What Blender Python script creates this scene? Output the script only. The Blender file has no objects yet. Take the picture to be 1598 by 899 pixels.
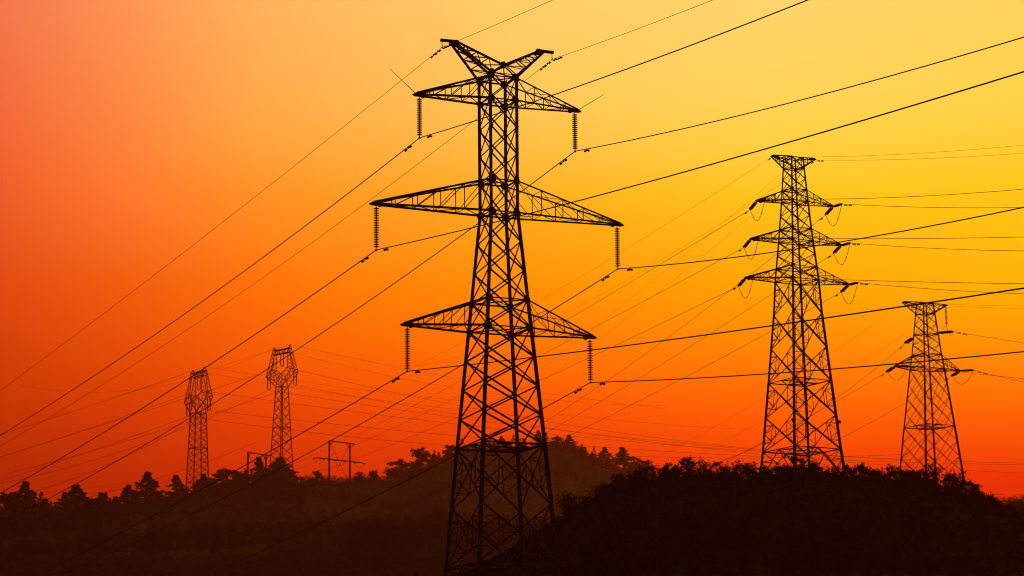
import bpy, math, random
import numpy as np
random.seed(7)
RNG = np.random.default_rng(11)
SC = bpy.context.scene
COL = SC.collection
rad = math.radians

# ------------------------------------------------------------------ camera
F_PX, CX, CY, EYE = 4440.0, 799.0, 449.5, 1.7
PITCH, ROLL = math.atan(0.1938), -0.009
_F = np.array([0, math.cos(PITCH), math.sin(PITCH)])
_R0 = np.array([1.0, 0, 0]); _U0 = np.array([0, -math.sin(PITCH), math.cos(PITCH)])
_R = _R0*math.cos(ROLL) + _U0*math.sin(ROLL)
_U = -_R0*math.sin(ROLL) + _U0*math.cos(ROLL)
cam_data = bpy.data.cameras.new('camera')
cam_data.sensor_width = 36.0
cam_data.lens = F_PX/1598*36
cam_data.clip_start = 0.5; cam_data.clip_end = 8000
cam = bpy.data.objects.new('camera', cam_data)
from mathutils import Matrix, Vector
cam.matrix_world = Matrix(((_R[0], _U[0], -_F[0], 0), (_R[1], _U[1], -_F[1], 0), (_R[2], _U[2], -_F[2], EYE), (0, 0, 0, 1)))
COL.objects.link(cam); SC.camera = cam

def ray(px, py):
    return _F + _R*((px-CX)/F_PX) + _U*((CY-py)/F_PX)
def at(px, py, Y):
    r = ray(px, py); return r*(Y/r[1]) + np.array([0, 0, EYE])
def project(P):
    d = np.array(P, float) - np.array([0, 0, EYE]); w = d@_F
    return CX + F_PX*(d@_R)/w, CY - F_PX*(d@_U)/w
def z_at(X, Y, py):                                   # height on a plumb line seen at image row py
    k = (CY-py)/F_PX
    return EYE + (k*Y*_F[1] - X*_U[0] - Y*_U[1])/(_U[2] - k*_F[2])

# ------------------------------------------------------------------ sky and sun
def lin(c):
    return tuple((v/255/12.92) if v <= 10.3 else ((v/255+0.055)/1.055)**2.4 for v in c)
SUN_EL, SUN_AZ = 12.5, 14.0                            # azimuth measured from +Y towards +X
world = bpy.data.worlds.new('World'); SC.world = world; world.use_nodes = True
nt = world.node_tree; nt.nodes.clear()
N = nt.nodes.new; L = nt.links.new
out = N('ShaderNodeOutputWorld'); bg = N('ShaderNodeBackground'); L(bg.outputs[0], out.inputs[0])
tc = N('ShaderNodeTexCoord'); sep = N('ShaderNodeSeparateXYZ'); L(tc.outputs['Generated'], sep.inputs[0])
def math_node(op, a, b=None, c=None):
    n = N('ShaderNodeMath'); n.operation = op
    for i, v in enumerate((a, b, c)):
        if v is None: continue
        if isinstance(v, (int, float)): n.inputs[i].default_value = v
        else: L(v, n.inputs[i])
    return n.outputs[0]
elev = math_node('MULTIPLY', math_node('ARCSINE', sep.outputs[2]), 180/math.pi)
azim = math_node('MULTIPLY', math_node('ARCTAN2', sep.outputs[0], sep.outputs[1]), 180/math.pi)
ROWS = [0, 150, 220, 300, 440, 580, 650, 750]
COLS = [0, 200, 400, 800, 1200, 1598]
SKY = {   # radiance of the dusk sky by azimuth column and elevation row (display values)
 0:    [(244,122,78),(244,110,63),(243,104,54),(238,95,42),(227,78,24),(208,64,12),(196,57,12),(178,50,13)],
  200: [(255,150,87),(254,139,70),(253,132,60),(255,123,48),(242,96,19),(225,75,8),(212,63,6),(190,52,6)],
 400:  [(255,179,92),(255,170,75),(254,163,61),(255,145,40),(255,115,15),(243,87,4),(230,70,2),(206,54,1)],
 800:  [(255,205,105),(255,198,88),(255,190,70),(255,175,35),(255,145,5),(255,105,0),(243,80,0),(222,52,0)],
 1200: [(255,213,108),(255,212,90),(255,208,68),(255,197,30),(255,165,0),(255,120,0),(255,94,0),(231,54,0)],
 1598: [(254,210,95),(255,210,75),(255,205,55),(255,198,25),(255,178,0),(255,128,0),(255,97,0),(229,52,0)]}
HAZE_DENSITY, HAZE_COLOR, HAZE_G = 0.00020, (0.98, 0.50, 0.50, 1), 0.6
AIR = (0.33, 0.075, 0.020)                             # what the haze adds in front of the sky
def corr(c, e=12.0):                                   # sky radiance behind the haze
    Lp = min(1850.0, 188/math.tan(rad(e))); T = math.exp(-HAZE_DENSITY*Lp); l = lin(c)
    return tuple(max(0.0, (l[i]-AIR[i]*(1-T))/T) for i in range(3))
EMAX = 60.0
ef = math_node('DIVIDE', elev, EMAX)
ramps = []
for cx in COLS:
    r = N('ShaderNodeValToRGB'); L(ef, r.inputs[0]); cr = r.color_ramp; cr.interpolation = 'B_SPLINE' if False else 'LINEAR'
    stops = []
    for row, c in zip(ROWS, SKY[cx]):
        d = ray(cx, row); e = math.degrees(math.asin(d[2]/np.linalg.norm(d)))
        stops.append((e/EMAX, corr(c, e)))
    top = stops[0][1]
    stops.append((26/EMAX, tuple(v*0.32 for v in top)))
    stops.append((45/EMAX, tuple(v*0.05 for v in top)))
    stops.append((1.0, (0.012, 0.006, 0.008)))
    low = stops[7][1]
    stops.append((4/EMAX, tuple(v*0.55 for v in low)))
    stops.append((0.0, tuple(v*0.25 for v in low)))
    stops.sort()
    while len(cr.elements) < len(stops): cr.elements.new(0.5)
    for el, (p, c) in zip(cr.elements, stops):
        el.position = p
    for el, (p, c) in zip(cr.elements, stops):
        el.position = p; el.color = (*c, 1)
    d = ray(cx, 450); az = math.degrees(math.atan2(d[0], d[1]))
    ramps.append((az, r.outputs[0]))
prev = ramps[0][1]
for (a0, _), (a1, o) in zip(ramps, ramps[1:]):
    mr = N('ShaderNodeMapRange'); mr.interpolation_type = 'LINEAR'; L(azim, mr.inputs[0])
    mr.inputs[1].default_value = a0; mr.inputs[2].default_value = a1
    mx = N('ShaderNodeMix'); mx.data_type = 'RGBA'; L(mr.outputs[0], mx.inputs[0]); L(prev, mx.inputs[6]); L(o, mx.inputs[7])
    prev = mx.outputs[2]
# the glow dies away from the sunset's azimuth
fall = N('ShaderNodeMapRange'); fall.interpolation_type = 'SMOOTHSTEP'
L(math_node('ABSOLUTE', math_node('SUBTRACT', azim, 6.0)), fall.inputs[0])
fall.inputs[1].default_value = 18; fall.inputs[2].default_value = 75; fall.inputs[3].default_value = 1.0; fall.inputs[4].default_value = 0.012
mul = N('ShaderNodeMix'); mul.data_type = 'RGBA'; mul.blend_type = 'MULTIPLY'; mul.inputs[0].default_value = 1
L(prev, mul.inputs[6]); L(fall.outputs[0], mul.inputs[7])
sky = N('ShaderNodeTexSky'); sky.sky_type = 'NISHITA'; sky.sun_disc = False
sky.sun_elevation = rad(SUN_EL); sky.sun_rotation = rad(SUN_AZ); sky.dust_density = 6; sky.air_density = 3
tint = N('ShaderNodeMix'); tint.data_type = 'RGBA'; tint.blend_type = 'MULTIPLY'; tint.inputs[0].default_value = 1
L(sky.outputs[0], tint.inputs[6]); tint.inputs[7].default_value = (0.0010, 0.0002, 0.0001, 1)
add = N('ShaderNodeMix'); add.data_type = 'RGBA'; add.blend_type = 'ADD'; add.inputs[0].default_value = 1
L(mul.outputs[2], add.inputs[6]); L(tint.outputs[2], add.inputs[7])
L(add.outputs[2], bg.inputs[0]); bg.inputs[1].default_value = 1.0

SUN_STRENGTH = 0.22
sd = bpy.data.lights.new('sun', 'SUN'); sd.energy = SUN_STRENGTH; sd.angle = rad(0.5); sd.color = (1.0, 0.10, 0.03)
sun = bpy.data.objects.new('sun', sd); COL.objects.link(sun)
e, a = rad(SUN_EL), rad(SUN_AZ)
sdir = Vector((math.sin(a)*math.cos(e), math.cos(a)*math.cos(e), math.sin(e)))
sun.rotation_euler = sdir.to_track_quat('Z', 'Y').to_euler()
SC.view_settings.view_transform = 'Standard'; SC.view_settings.look = 'None'
SC.view_settings.exposure = 0.0; SC.view_settings.gamma = 1.0
SC.cycles.use_denoising = True
SC.cycles.filter_width = 1.05
SC.cycles.max_bounces = 4; SC.cycles.volume_bounces = 0
SC.cycles.transparent_max_bounces = 8

# ------------------------------------------------------------------ materials
def material(name, c0, c1, scale=3.0, rough=0.9, metallic=0.0, bump=0.0):
    m = bpy.data.materials.new(name); m.use_nodes = True; t = m.node_tree; b = t.nodes['Principled BSDF']
    tcn = t.nodes.new('ShaderNodeTexCoord'); no = t.nodes.new('ShaderNodeTexNoise'); no.inputs['Scale'].default_value = scale
    no.inputs['Detail'].default_value = 5
    t.links.new(tcn.outputs['Object'], no.inputs['Vector'])
    r = t.nodes.new('ShaderNodeValToRGB'); r.color_ramp.elements[0].color = (*c0, 1); r.color_ramp.elements[1].color = (*c1, 1)
    r.color_ramp.elements[0].position = 0.35; r.color_ramp.elements[1].position = 0.65
    t.links.new(no.outputs[0], r.inputs[0]); t.links.new(r.outputs[0], b.inputs['Base Color'])
    b.inputs['Roughness'].default_value = rough; b.inputs['Metallic'].default_value = metallic
    b.inputs['Specular IOR Level'].default_value = 0.15
    if bump:
        bn = t.nodes.new('ShaderNodeBump'); bn.inputs['Strength'].default_value = bump
        t.links.new(no.outputs[0], bn.inputs['Height']); t.links.new(bn.outputs[0], b.inputs['Normal'])
    return m
M_STEEL = material('weathered_galvanised_steel', (0.16, 0.155, 0.15), (0.26, 0.25, 0.24), 2.5, 0.75)
M_WIRE = material('aluminium_conductor', (0.14, 0.14, 0.14), (0.2, 0.2, 0.2), 4, 0.8)
M_CERAMIC = material('brown_glazed_porcelain', (0.07, 0.035, 0.025), (0.12, 0.05, 0.035), 6, 0.6)
M_CONCRETE = material('weathered_concrete', (0.22, 0.21, 0.2), (0.34, 0.32, 0.3), 3, 0.95)
M_LEAF = material('dark_foliage', (0.03, 0.030, 0.016), (0.058, 0.054, 0.030), 1.2, 0.95)
M_PINE = material('pine_foliage', (0.028, 0.036, 0.018), (0.05, 0.062, 0.03), 1.0, 0.95)
M_BARK = material('tree_bark', (0.06, 0.045, 0.035), (0.12, 0.09, 0.07), 8, 0.95)
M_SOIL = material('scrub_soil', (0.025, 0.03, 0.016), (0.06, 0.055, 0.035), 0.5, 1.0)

# ------------------------------------------------------------------ mesh helpers
class MB:
    def __init__(s): s.v = []; s.f = []
    def prism(s, p, q, prof_p, prof_q=None, ref=None):
        p = np.array(p, float); q = np.array(q, float); d = q-p; n = np.linalg.norm(d)
        if n < 1e-6: return
        d /= n
        r = np.array(ref if ref is not None else (0.31, 0.17, 1.0), float)
        if abs(r@d)/np.linalg.norm(r) > 0.97: r = np.array([1.0, 0.4, 0.1])
        u = np.cross(d, r); u /= np.linalg.norm(u); w = np.cross(u, d)
        prof_q = prof_q or prof_p; b = len(s.v); k = len(prof_p)
        for (x, y) in prof_p: s.v.append(tuple(p+u*x+w*y))
        for (x, y) in prof_q: s.v.append(tuple(q+u*x+w*y))
        for i in range(k):
            j = (i+1) % k; s.f.append((b+i, b+j, b+k+j, b+k+i))
        s.f.append(tuple(b+i for i in range(k-1, -1, -1))); s.f.append(tuple(b+k+i for i in range(k)))
    def angle(s, p, q, w, ref=None):                   # L-section steel angle
        t = w*0.16; c = w*0.42
        s.prism(p, q, [(x-c, y-c) for x, y in ((0,0),(w,0),(w,t),(t,t),(t,w),(0,w))], ref=ref)
    def sq(s, p, q, w, h=None):
        h = h or w; s.prism(p, q, [(-w/2,-h/2),(w/2,-h/2),(w/2,h/2),(-w/2,h/2)])
    def tube(s, p, q, r0, r1=None, k=6):
        r1 = r0 if r1 is None else r1
        A = [2*math.pi*i/k for i in range(k)]
        s.prism(p, q, [(r0*math.cos(a), r0*math.sin(a)) for a in A], [(r1*math.cos(a), r1*math.sin(a)) for a in A])
    def path(s, pts, r, k=5):                          # continuous cable
        pts = [np.array(p, float) for p in pts]; b = len(s.v); n = len(pts)
        for i, p in enumerate(pts):
            d = pts[min(i+1, n-1)]-pts[max(i-1, 0)]; d /= np.linalg.norm(d)
            u = np.cross(d, (0.0, 0.0, 1.0)); 
            if np.linalg.norm(u) < 1e-3: u = np.array([1.0, 0, 0])
            u /= np.linalg.norm(u); w = np.cross(u, d)
            for j in range(k):
                a = 2*math.pi*j/k; s.v.append(tuple(p+r*(u*math.cos(a)+w*math.sin(a))))
        for i in range(n-1):
            for j in range(k):
                j2 = (j+1) % k; s.f.append((b+i*k+j, b+i*k+j2, b+(i+1)*k+j2, b+(i+1)*k+j))
        s.f.append(tuple(b+j for j in range(k-1, -1, -1))); s.f.append(tuple(b+(n-1)*k+j for j in range(k)))
    def plate(s, c, nrm, r, t=0.016, k=7, jit=0.25):   # gusset plate, polygon normal to nrm
        c = np.array(c, float); nrm = np.array(nrm, float); nrm /= np.linalg.norm(nrm)
        u = np.cross(nrm, (0.0, 0.0, 1.0))
        if np.linalg.norm(u) < 1e-3: u = np.array([1.0, 0, 0])
        u /= np.linalg.norm(u); w = np.cross(u, nrm); b = len(s.v)
        R = [r*(1-jit+2*jit*random.random()) for _ in range(k)]
        for sg in (-1, 1):
            for i in range(k):
                a = 2*math.pi*i/k+0.3; s.v.append(tuple(c+nrm*t/2*sg+R[i]*(u*math.cos(a)+w*math.sin(a))))
        for i in range(k):
            j = (i+1) % k; s.f.append((b+i, b+j, b+k+j, b+k+i))
        s.f.append(tuple(b+i for i in range(k-1, -1, -1))); s.f.append(tuple(b+k+i for i in range(k)))
    def lathe(s, c, axis, prof, k=10):                 # prof: (distance along axis, radius)
        c = np.array(c, float); d = np.array(axis, float); d /= np.linalg.norm(d)
        r = np.array((0.3, 0.2, 1.0)) if abs(d[2]) < 0.9 else np.array((1.0, 0.2, 0.1))
        u = np.cross(d, r); u /= np.linalg.norm(u); w = np.cross(u, d); b = len(s.v)
        for (h, rr) in prof:
            for j in range(k):
                a = 2*math.pi*j/k; s.v.append(tuple(c+d*h+rr*(u*math.cos(a)+w*math.sin(a))))
        for i in range(len(prof)-1):
            for j in range(k):
                j2 = (j+1) % k; s.f.append((b+i*k+j, b+i*k+j2, b+(i+1)*k+j2, b+(i+1)*k+j))
        s.f.append(tuple(b+j for j in range(k-1, -1, -1))); n = len(prof)-1; s.f.append(tuple(b+n*k+j for j in range(k)))
    def build(s, name, mat, parent=None):
        me = bpy.data.meshes.new(name); me.from_pydata(s.v, [], s.f); me.update()
        return link(name, me, mat, parent)
def link(name, me, mat, parent=None):
    if mat and not me.materials: me.materials.append(mat)
    o = bpy.data.objects.new(name, me); COL.objects.link(o)
    if parent is not None: o.parent = parent
    return o
def tag(o, label, cat, group=None, kind=None):
    if label: o['label'] = label
    if cat: o['category'] = cat
    if group: o['group'] = group
    if kind: o['kind'] = kind
    return o
def empty(name, loc, rz=0.0):
    o = bpy.data.objects.new(name, None); COL.objects.link(o); o.location = tuple(loc); o.rotation_euler = (0, 0, rz)
    o.empty_display_size = 1.0; return o
def quads_mesh(name, V):                               # V: (n,4,3)
    n = len(V); me = bpy.data.meshes.new(name)
    me.vertices.add(n*4); me.vertices.foreach_set('co', V.reshape(-1).astype(np.float32))
    me.loops.add(n*4); me.loops.foreach_set('vertex_index', np.arange(n*4, dtype=np.int32))
    me.polygons.add(n); me.polygons.foreach_set('loop_start', np.arange(0, n*4, 4, dtype=np.int32))
    me.update(calc_edges=True); me.validate(); return me

# ------------------------------------------------------------------ terrain
def lerp(a, b, t): return a+(b-a)*t
def prof(table):
    xs = [t[0] for t in table]; ys = [t[1] for t in table]
    return lambda px: np.interp(px, xs, ys)
# rows of the crests as seen along each bearing, and how far away each crest runs
R1 = prof([(-400,990),(560,960),(700,918),(760,893),(795,872),(837,842),(867,822),(880,812),(915,794),(960,770),(1000,759),(1060,754),(1150,755),(1200,751),(1250,746),(1320,754),(1400,761),(1450,774),(1500,790),(1550,804),(1598,822),(1800,900),(2400,960)])
R2 = prof([(-400,880),(0,868),(200,862),(350,858),(480,842),(560,834),(630,828),(700,826),(780,834),(900,850),(1100,880),(2400,900)])
R3 = prof([(-400,840),(0,822),(100,817),(200,805),(290,788),(350,777),(430,767),(500,761),(560,761),(620,757),(660,742),(700,722),(730,714),(850,703),(885,705),(905,717),(950,736),(1000,752),(1050,764),(1150,790),(1400,815),(1520,806),(1560,800),(1598,792),(1700,784),(2400,800)])
D1, D2 = 230.0, 560.0
D3 = prof([(-400,640),(0,660),(200,740),(300,860),(500,920),(660,1000),(800,1150),(1100,1200),(1500,700),(2400,700)])
def terrain(X, Y):
    X = np.asarray(X, float); Y = np.asarray(Y, float)
    Ys = np.maximum(Y, 8.0); px = np.clip(CX + F_PX*X/Ys/1.019, -400, 2400)
    def z_row(row, d): return EYE + d*(1310.0-row)/F_PX - 0.009*np.clip(X, -600, 600)*0.0
    d3 = D3(px)
    def zz(row, d):
        k = (CY-row)/F_PX; Xd = X*d/Ys; Xd = np.clip(Xd, -400, 400)
        return EYE + (k*d*_F[1] - Xd*_U[0] - d*_U[1])/(_U[2]-k*_F[2])
    r1, r2, r3 = R1(px), R2(px), R3(px)
    wv = np.clip((px-500)/120, 0, 1)
    knots = [(0*d3, 0*d3), (60+0*d3, 3.6+0*d3), (170+0*d3, zz(955+0*px, 170)), (196+0*d3, zz(np.maximum(r1+30, 905), 196)), (D1+0*d3, zz(r1, D1)),
             (D1+28+0*d3, zz(r1+4, D1+28)), (340+0*d3, zz(np.minimum(r1+45, 930), 340)), (430+0*d3, zz(np.maximum(r2+60, r1+60), 430)),
             (D2+0*d3, zz(r2, D2)), (D2+80+0*d3, zz(lerp(r2-14, r2+22, wv), D2+80)), (d3-110, zz(lerp(r3+18, r3+45, wv), d3-110)), (d3, zz(r3, d3)),
             (d3+60, zz(r3+6, d3+60)), (d3+260, zz(r3+60, d3+260)), (1600+0*d3, 60+0*d3), (9000+0*d3, 60+0*d3)]
    z = np.zeros_like(Ys)
    for (da, za), (db, zb) in zip(knots, knots[1:]):
        t = np.clip((Ys-da)/np.maximum(db-da, 1e-3), 0, 1); t2 = t*t*(3-2*t)*0.6+t*0.4
        z = np.where((Ys >= da) & (Ys <= db), za+(zb-za)*t2, z)
    z = z + (np.sin(X*0.11+Y*0.05)*np.sin(Y*0.13-X*0.03))*0.35*np.clip((Y-190)/100, 0, 1)
    return z
def ground_z(x, y): return float(terrain(np.array([x]), np.array([y]))[0])
xs = np.unique(np.concatenate([np.linspace(-760, -200, 40), np.linspace(-200, 240, 200), np.linspace(240, 760, 38)]))
ys = np.unique(np.concatenate([np.linspace(-120, 160, 20), np.linspace(160, 270, 70), np.linspace(270, 1150, 190), np.linspace(1150, 1800, 20)]))
GX, GY = np.meshgrid(xs, ys); GZ = terrain(GX, GY)
nx, ny = len(xs), len(ys)
me = bpy.data.meshes.new('hills')
verts = np.stack([GX, GY, GZ], -1).reshape(-1, 3)
idx = np.arange(nx*ny).reshape(ny, nx)
faces = np.stack([idx[:-1, :-1], idx[:-1, 1:], idx[1:, 1:], idx[1:, :-1]], -1).reshape(-1, 4)
me.from_pydata(verts.tolist(), [], faces.tolist()); me.update()
for p in me.polygons: p.use_smooth = True
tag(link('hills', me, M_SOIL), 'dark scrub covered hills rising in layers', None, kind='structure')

# ------------------------------------------------------------------ lattice towers
def lerp(a, b, t): return a+(b-a)*t
class Tower:
    """local frame: x along the crossarms, y along the line, z up from the base."""
    def __init__(s, name, label, cat, px, py, Y, theta, group=None, base_row=None, detail=True):
        P = at(px, py, Y); s.X, s.Y = P[0], Y; s.th = theta
        s.base = ground_z(s.X, s.Y)-0.3 if base_row is None else z_at(s.X, s.Y, base_row)
        s.root = empty(name, (s.X, s.Y, s.base), theta); tag(s.root, label, cat, group)
        s.mpp = math.hypot(s.X, s.Y)*1.0/F_PX*1.0
        s.detail = detail; s.prof = []
    def z(s, row): return z_at(s.X, s.Y, row)-s.base
    def scale(s, row):                                  # metres per photo pixel at that height
        P = np.array([s.X, s.Y, s.z(row)+s.base-EYE]); return (P@_F)/F_PX
    def half(s, row, outer_px): return outer_px*s.scale(row)/(math.cos(s.th)+abs(math.sin(s.th)))
    def a(s, z):
        zs = [p[0] for p in s.prof]; hs = [p[1] for p in s.prof]; return float(np.interp(z, zs, hs))
    def corner(s, i, z):
        h = s.a(z); sx, sy = ((-1,-1),(1,-1),(1,1),(-1,1))[i]; return np.array([sx*h, sy*h, z])
    def world(s, p):
        c, sn = math.cos(s.th), math.sin(s.th)
        return np.array([s.X+c*p[0]-sn*p[1], s.Y+sn*p[0]+c*p[1], s.base+p[2]])
    def bar(s, m, p, q, w):
        if s.detail: m.angle(p, q, w)
        else: m.sq(p, q, w)
    def legs(s, ztop, w0, w1):
        zs = sorted(set([0.0]+[p[0] for p in s.prof if 0 < p[0] < ztop]+[ztop]))
        for i in range(4):
            m = MB()
            for za, zb in zip(zs, zs[1:]):
                w = lerp(w0, w1, za/ztop); s.bar(m, s.corner(i, za), s.corner(i, zb), w)
            m.build('leg', M_STEEL, s.root)
    def panel(s, m, z0, z1, w, mode='X'):
        for i in range(4):
            j = (i+1) % 4
            A, B, C, D = s.corner(i, z0), s.corner(j, z0), s.corner(j, z1), s.corner(i, z1)
            n = np.cross(B-A, D-A); n /= np.linalg.norm(n); o = n*w*0.5
            if mode in ('X', 'XR'):
                s.bar(m, A+o, C+o, w); s.bar(m, B-o, D-o, w)
            if mode == 'K':
                mid = (C+D)/2; s.bar(m, A, mid, w); s.bar(m, B, mid, w)
                for P, Q in ((A, D), (B, C)):
                    for t in (0.35, 0.68):
                        s.bar(m, lerp(P, mid, t), lerp(P, Q, t), w*0.6)
                        s.bar(m, lerp(P, mid, t), lerp(P, Q, min(1, t+0.33)), w*0.6)
            if mode == 'XR':
                h0, h1 = np.linalg.norm(B-A), np.linalg.norm(C-D); t = h0/(h0+h1)
                X = lerp(A, C, t); u = w*0.55
                ml, mr = lerp(A, D, t), lerp(B, C, t)
                for P, Mm in ((A, ml), (D, ml), (B, mr), (C, mr)):
                    h = (P+X)/2; s.bar(m, h, Mm, u)
                    s.bar(m, h, (P+Mm)/2, u*0.9)
                s.bar(m, (A+X)/2, (D+X)/2, u); s.bar(m, (B+X)/2, (C+X)/2, u)
            if mode == 'X2':                            # X with small X above and below
                s.bar(m, A, C, w); s.bar(m, B, D, w)
                s.bar(m, (A+D)/2, (C+D)/2, w*0.8); s.bar(m, (B+C)/2, (C+D)/2, w*0.8)
                s.bar(m, (A+D)/2, (A+B)/2, w*0.8); s.bar(m, (B+C)/2, (A+B)/2, w*0.8)
    def ring(s, m, z, w, cross=True):
        for i in range(4): s.bar(m, s.corner(i, z), s.corner((i+1) % 4, z), w)
        if cross:
            s.bar(m, s.corner(0, z), s.corner(2, z), w*0.7); s.bar(m, s.corner(1, z), s.corner(3, z), w*0.7)
    def ring_mid(s, m, z, w):                           # diaphragm joining face middles
        s.ring(m, z, w, False)
        q = [(s.corner(i, z)+s.corner((i+1) % 4, z))/2 for i in range(4)]
        for i in range(4):
            s.bar(m, q[i], q[(i+1) % 4], w*0.8)
        s.bar(m, q[0], q[2], w*0.7); s.bar(m, q[1], q[3], w*0.7)
    def nodes(s, zs, r):
        for z in zs:
            for i in range(4):
                m = MB()
                c = s.corner(i, z); sx, sy = np.sign(c[0]), np.sign(c[1])
                m.plate(c+np.array([-sx*r*0.25, sy*0.03, 0]), (0, 1, 0), r, 0.02)
                m.plate(c+np.array([sx*0.03, -sy*r*0.25, 0]), (1, 0, 0), r, 0.02)
                m.build('joint_plate', M_STEEL, s.root)
    def arm(s, side, zl, zu, tip, n, wc, wl, tipw=0.14, power=1.0):
        """tip: local point of the arm end; returns it."""
        m = MB(); tip = np.array(tip, float)
        ia, ib = ((3, 0) if side < 0 else (2, 1))       # far corner, near corner
        T = {}
        for k, i in (('f', ia), ('n', ib)):
            off = np.array([0, tipw if k == 'f' else -tipw, 0])
            lo, up = s.corner(i, zl), s.corner(i, zu)
            s.bar(m, lo, tip+off, wc); s.bar(m, up, tip+off*0.8+np.array([-side*0.05, 0, 0.10]), wc*0.9)
            L_, U_ = [lo], [up]
            for q in range(1, n):
                t = (q/n)**power
                L_.append(lerp(lo, tip+off, t)); U_.append(lerp(up, tip+off, t))
            for q in range(1, n):
                s.bar(m, L_[q], U_[q], wl)
                s.bar(m, U_[q-1], L_[q], wl) if q % 2 or not s.detail else s.bar(m, U_[q-1], L_[q], wl)
            if n > 1: s.bar(m, U_[n-1], tip+off, wl)
            T[k] = (L_, U_)
        (Lf, Uf), (Ln, Un) = T['f'], T['n']
        for q in range(1, n):
            s.bar(m, Lf[q], Ln[q], wl); s.bar(m, Uf[q], Un[q], wl)
            s.bar(m, Lf[q-1], Ln[q], wl) if q % 2 else s.bar(m, Ln[q-1], Lf[q], wl)
            s.bar(m, Uf[q-1], Un[q], wl*0.9) if q % 2 == 0 else s.bar(m, Un[q-1], Uf[q], wl*0.9)
        # end fitting: paired plates and a short nose
        d = np.array([side, 0, 0.0])
        m.sq(tip-d*wc*4.5+np.array([0, tipw, 0.03]), tip+d*wc*0.8+np.array([0, tipw*0.5, 0]), 0.03, wc*1.6)
        m.sq(tip-d*wc*4.5+np.array([0, -tipw, 0.03]), tip+d*wc*0.8+np.array([0, -tipw*0.5, 0]), 0.03, wc*1.6)
        m.sq(tip-d*wc, tip+d*wc*1.7, wc*0.8, wc*0.7)
        m.plate(tip-d*wc*5, (0, 1, 0), wc*1.5, tipw*2, 8, 0.1)
        m.build('crossarm', M_STEEL, s.root)
        return s.world(tip)

def string_mesh(m, top, bot, n, r, capr, k=12):
    top = np.array(top, float); bot = np.array(bot, float); d = bot-top; Ln = np.linalg.norm(d); d /= Ln
    st = Ln/n
    for i in range(n):
        c = top+d*st*(i+0.15)
        m.lathe(c, d, [(0, capr), (st*0.35, capr), (st*0.40, capr*1.3), (st*0.62, r), (st*0.70, r*0.97), (st*0.66, capr*0.7), (st*1.0, capr*0.5)], k)

def suspension_string(attach, drop, label, group, n=17, name='insulator_string', hook=0.12):
    root = empty(name, attach); tag(root, label, 'insulator', group)
    m = MB(); m.tube((0, 0, 0.02), (0, 0, -hook), 0.022); m.plate((0, 0, -hook*0.6), (1, 0, 0), 0.05, 0.02, 6, 0.1); m.build('hanger', M_STEEL, root)
    L0 = drop-hook-0.14; st = L0/n
    proto = None
    for i in range(n):
        if proto is None:
            d = MB(); d.lathe((0, 0, 0), (0, 0, -1), [(0, 0.035), (st*0.34, 0.045), (st*0.42, 0.07), (st*0.55, 0.165), (st*0.68, 0.17), (st*0.72, 0.15), (st*0.70, 0.05), (st, 0.03)], 14)
            proto = d.build('insulator_disc', M_CERAMIC, root); o = proto
        else:
            o = proto.copy(); COL.objects.link(o); o.parent = root
        o.location = (0, 0, -hook-st*i)
    c = MB(); c.tube((0, 0, -drop+0.16), (0, 0, -drop+0.02), 0.022); c.sq((-0.03, -0.13, -drop), (0.03, 0.13, -drop), 0.07, 0.09)
    c.plate((0, 0, -drop+0.03), (1, 0, 0), 0.07, 0.04, 6, 0.1)
    c.build('clamp', M_STEEL, root)
    return np.array(attach, float)+np.array([0, 0, -drop])

def strain_string(attach, direction, Ln, label, group, n=14, r=0.11, double=0.0, name='strain_insulator'):
    A = np.array(attach, float); d = np.array(direction, float); d /= np.linalg.norm(d)
    root = empty(name, A); tag(root, label, 'insulator', group)
    side = np.cross(d, (0, 0, 1.0)); side /= np.linalg.norm(side)
    offs = (-double, double) if double else (0,)
    m = MB()
    for o in offs: string_mesh(m, d*Ln*0.12+side*o, d*Ln*0.9+side*o, n, r, 0.045, 8)
    m.build('insulator_discs', M_CERAMIC, root)
    h = MB(); h.tube((0, 0, 0), d*Ln*0.13, 0.03)
    h.tube(d*Ln*0.89, d*Ln, 0.035); h.sq(d*Ln*0.94, d*Ln*1.04, 0.09)
    if double:
        for t in (0.12, 0.9): h.tube(d*Ln*t-side*double*1.2, d*Ln*t+side*double*1.2, 0.035)
    h.build('end_fittings', M_STEEL, root)
    return A+d*Ln

# ------------------------------------------------------------------ wires
def span(P0, dxy, pixels, ext=0.0, fixed=True, npts=40, smax=None):
    """a hanging span: vertical plane through P0 along dxy, parabola through the sight lines of the pixels."""
    P0 = np.array(P0, float); d = np.array(dxy, float); d /= np.linalg.norm(d)
    S, Z = [], []
    for (px, py) in pixels:
        r = ray(px, py); den = r[0]*d[1]-r[1]*d[0]
        t = (P0[0]*d[1]-P0[1]*d[0])/den
        q = r*t; S.append((q[0]-P0[0])*d[0]+(q[1]-P0[1])*d[1]); Z.append(q[2]+EYE-P0[2])
    S, Z = np.array(S), np.array(Z)
    if len(S) <= 2 and np.max(np.abs(S)) < 90:
        cb = 0.0004; ca = float(np.sum((Z-cb*S*S)*S)/np.sum(S*S))
    else:
        ca, cb = np.linalg.lstsq(np.stack([S, S*S], 1), Z, rcond=None)[0]
        if cb < 0: cb = 0.0002; ca = float(np.sum((Z-cb*S*S)*S)/np.sum(S*S))
    end = S[np.argmax(np.abs(S))]; end += math.copysign(ext, end)
    s = np.linspace(0, end, npts)
    return [P0+np.array([d[0]*v, d[1]*v, ca*v+cb*v*v]) for v in s]
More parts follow.
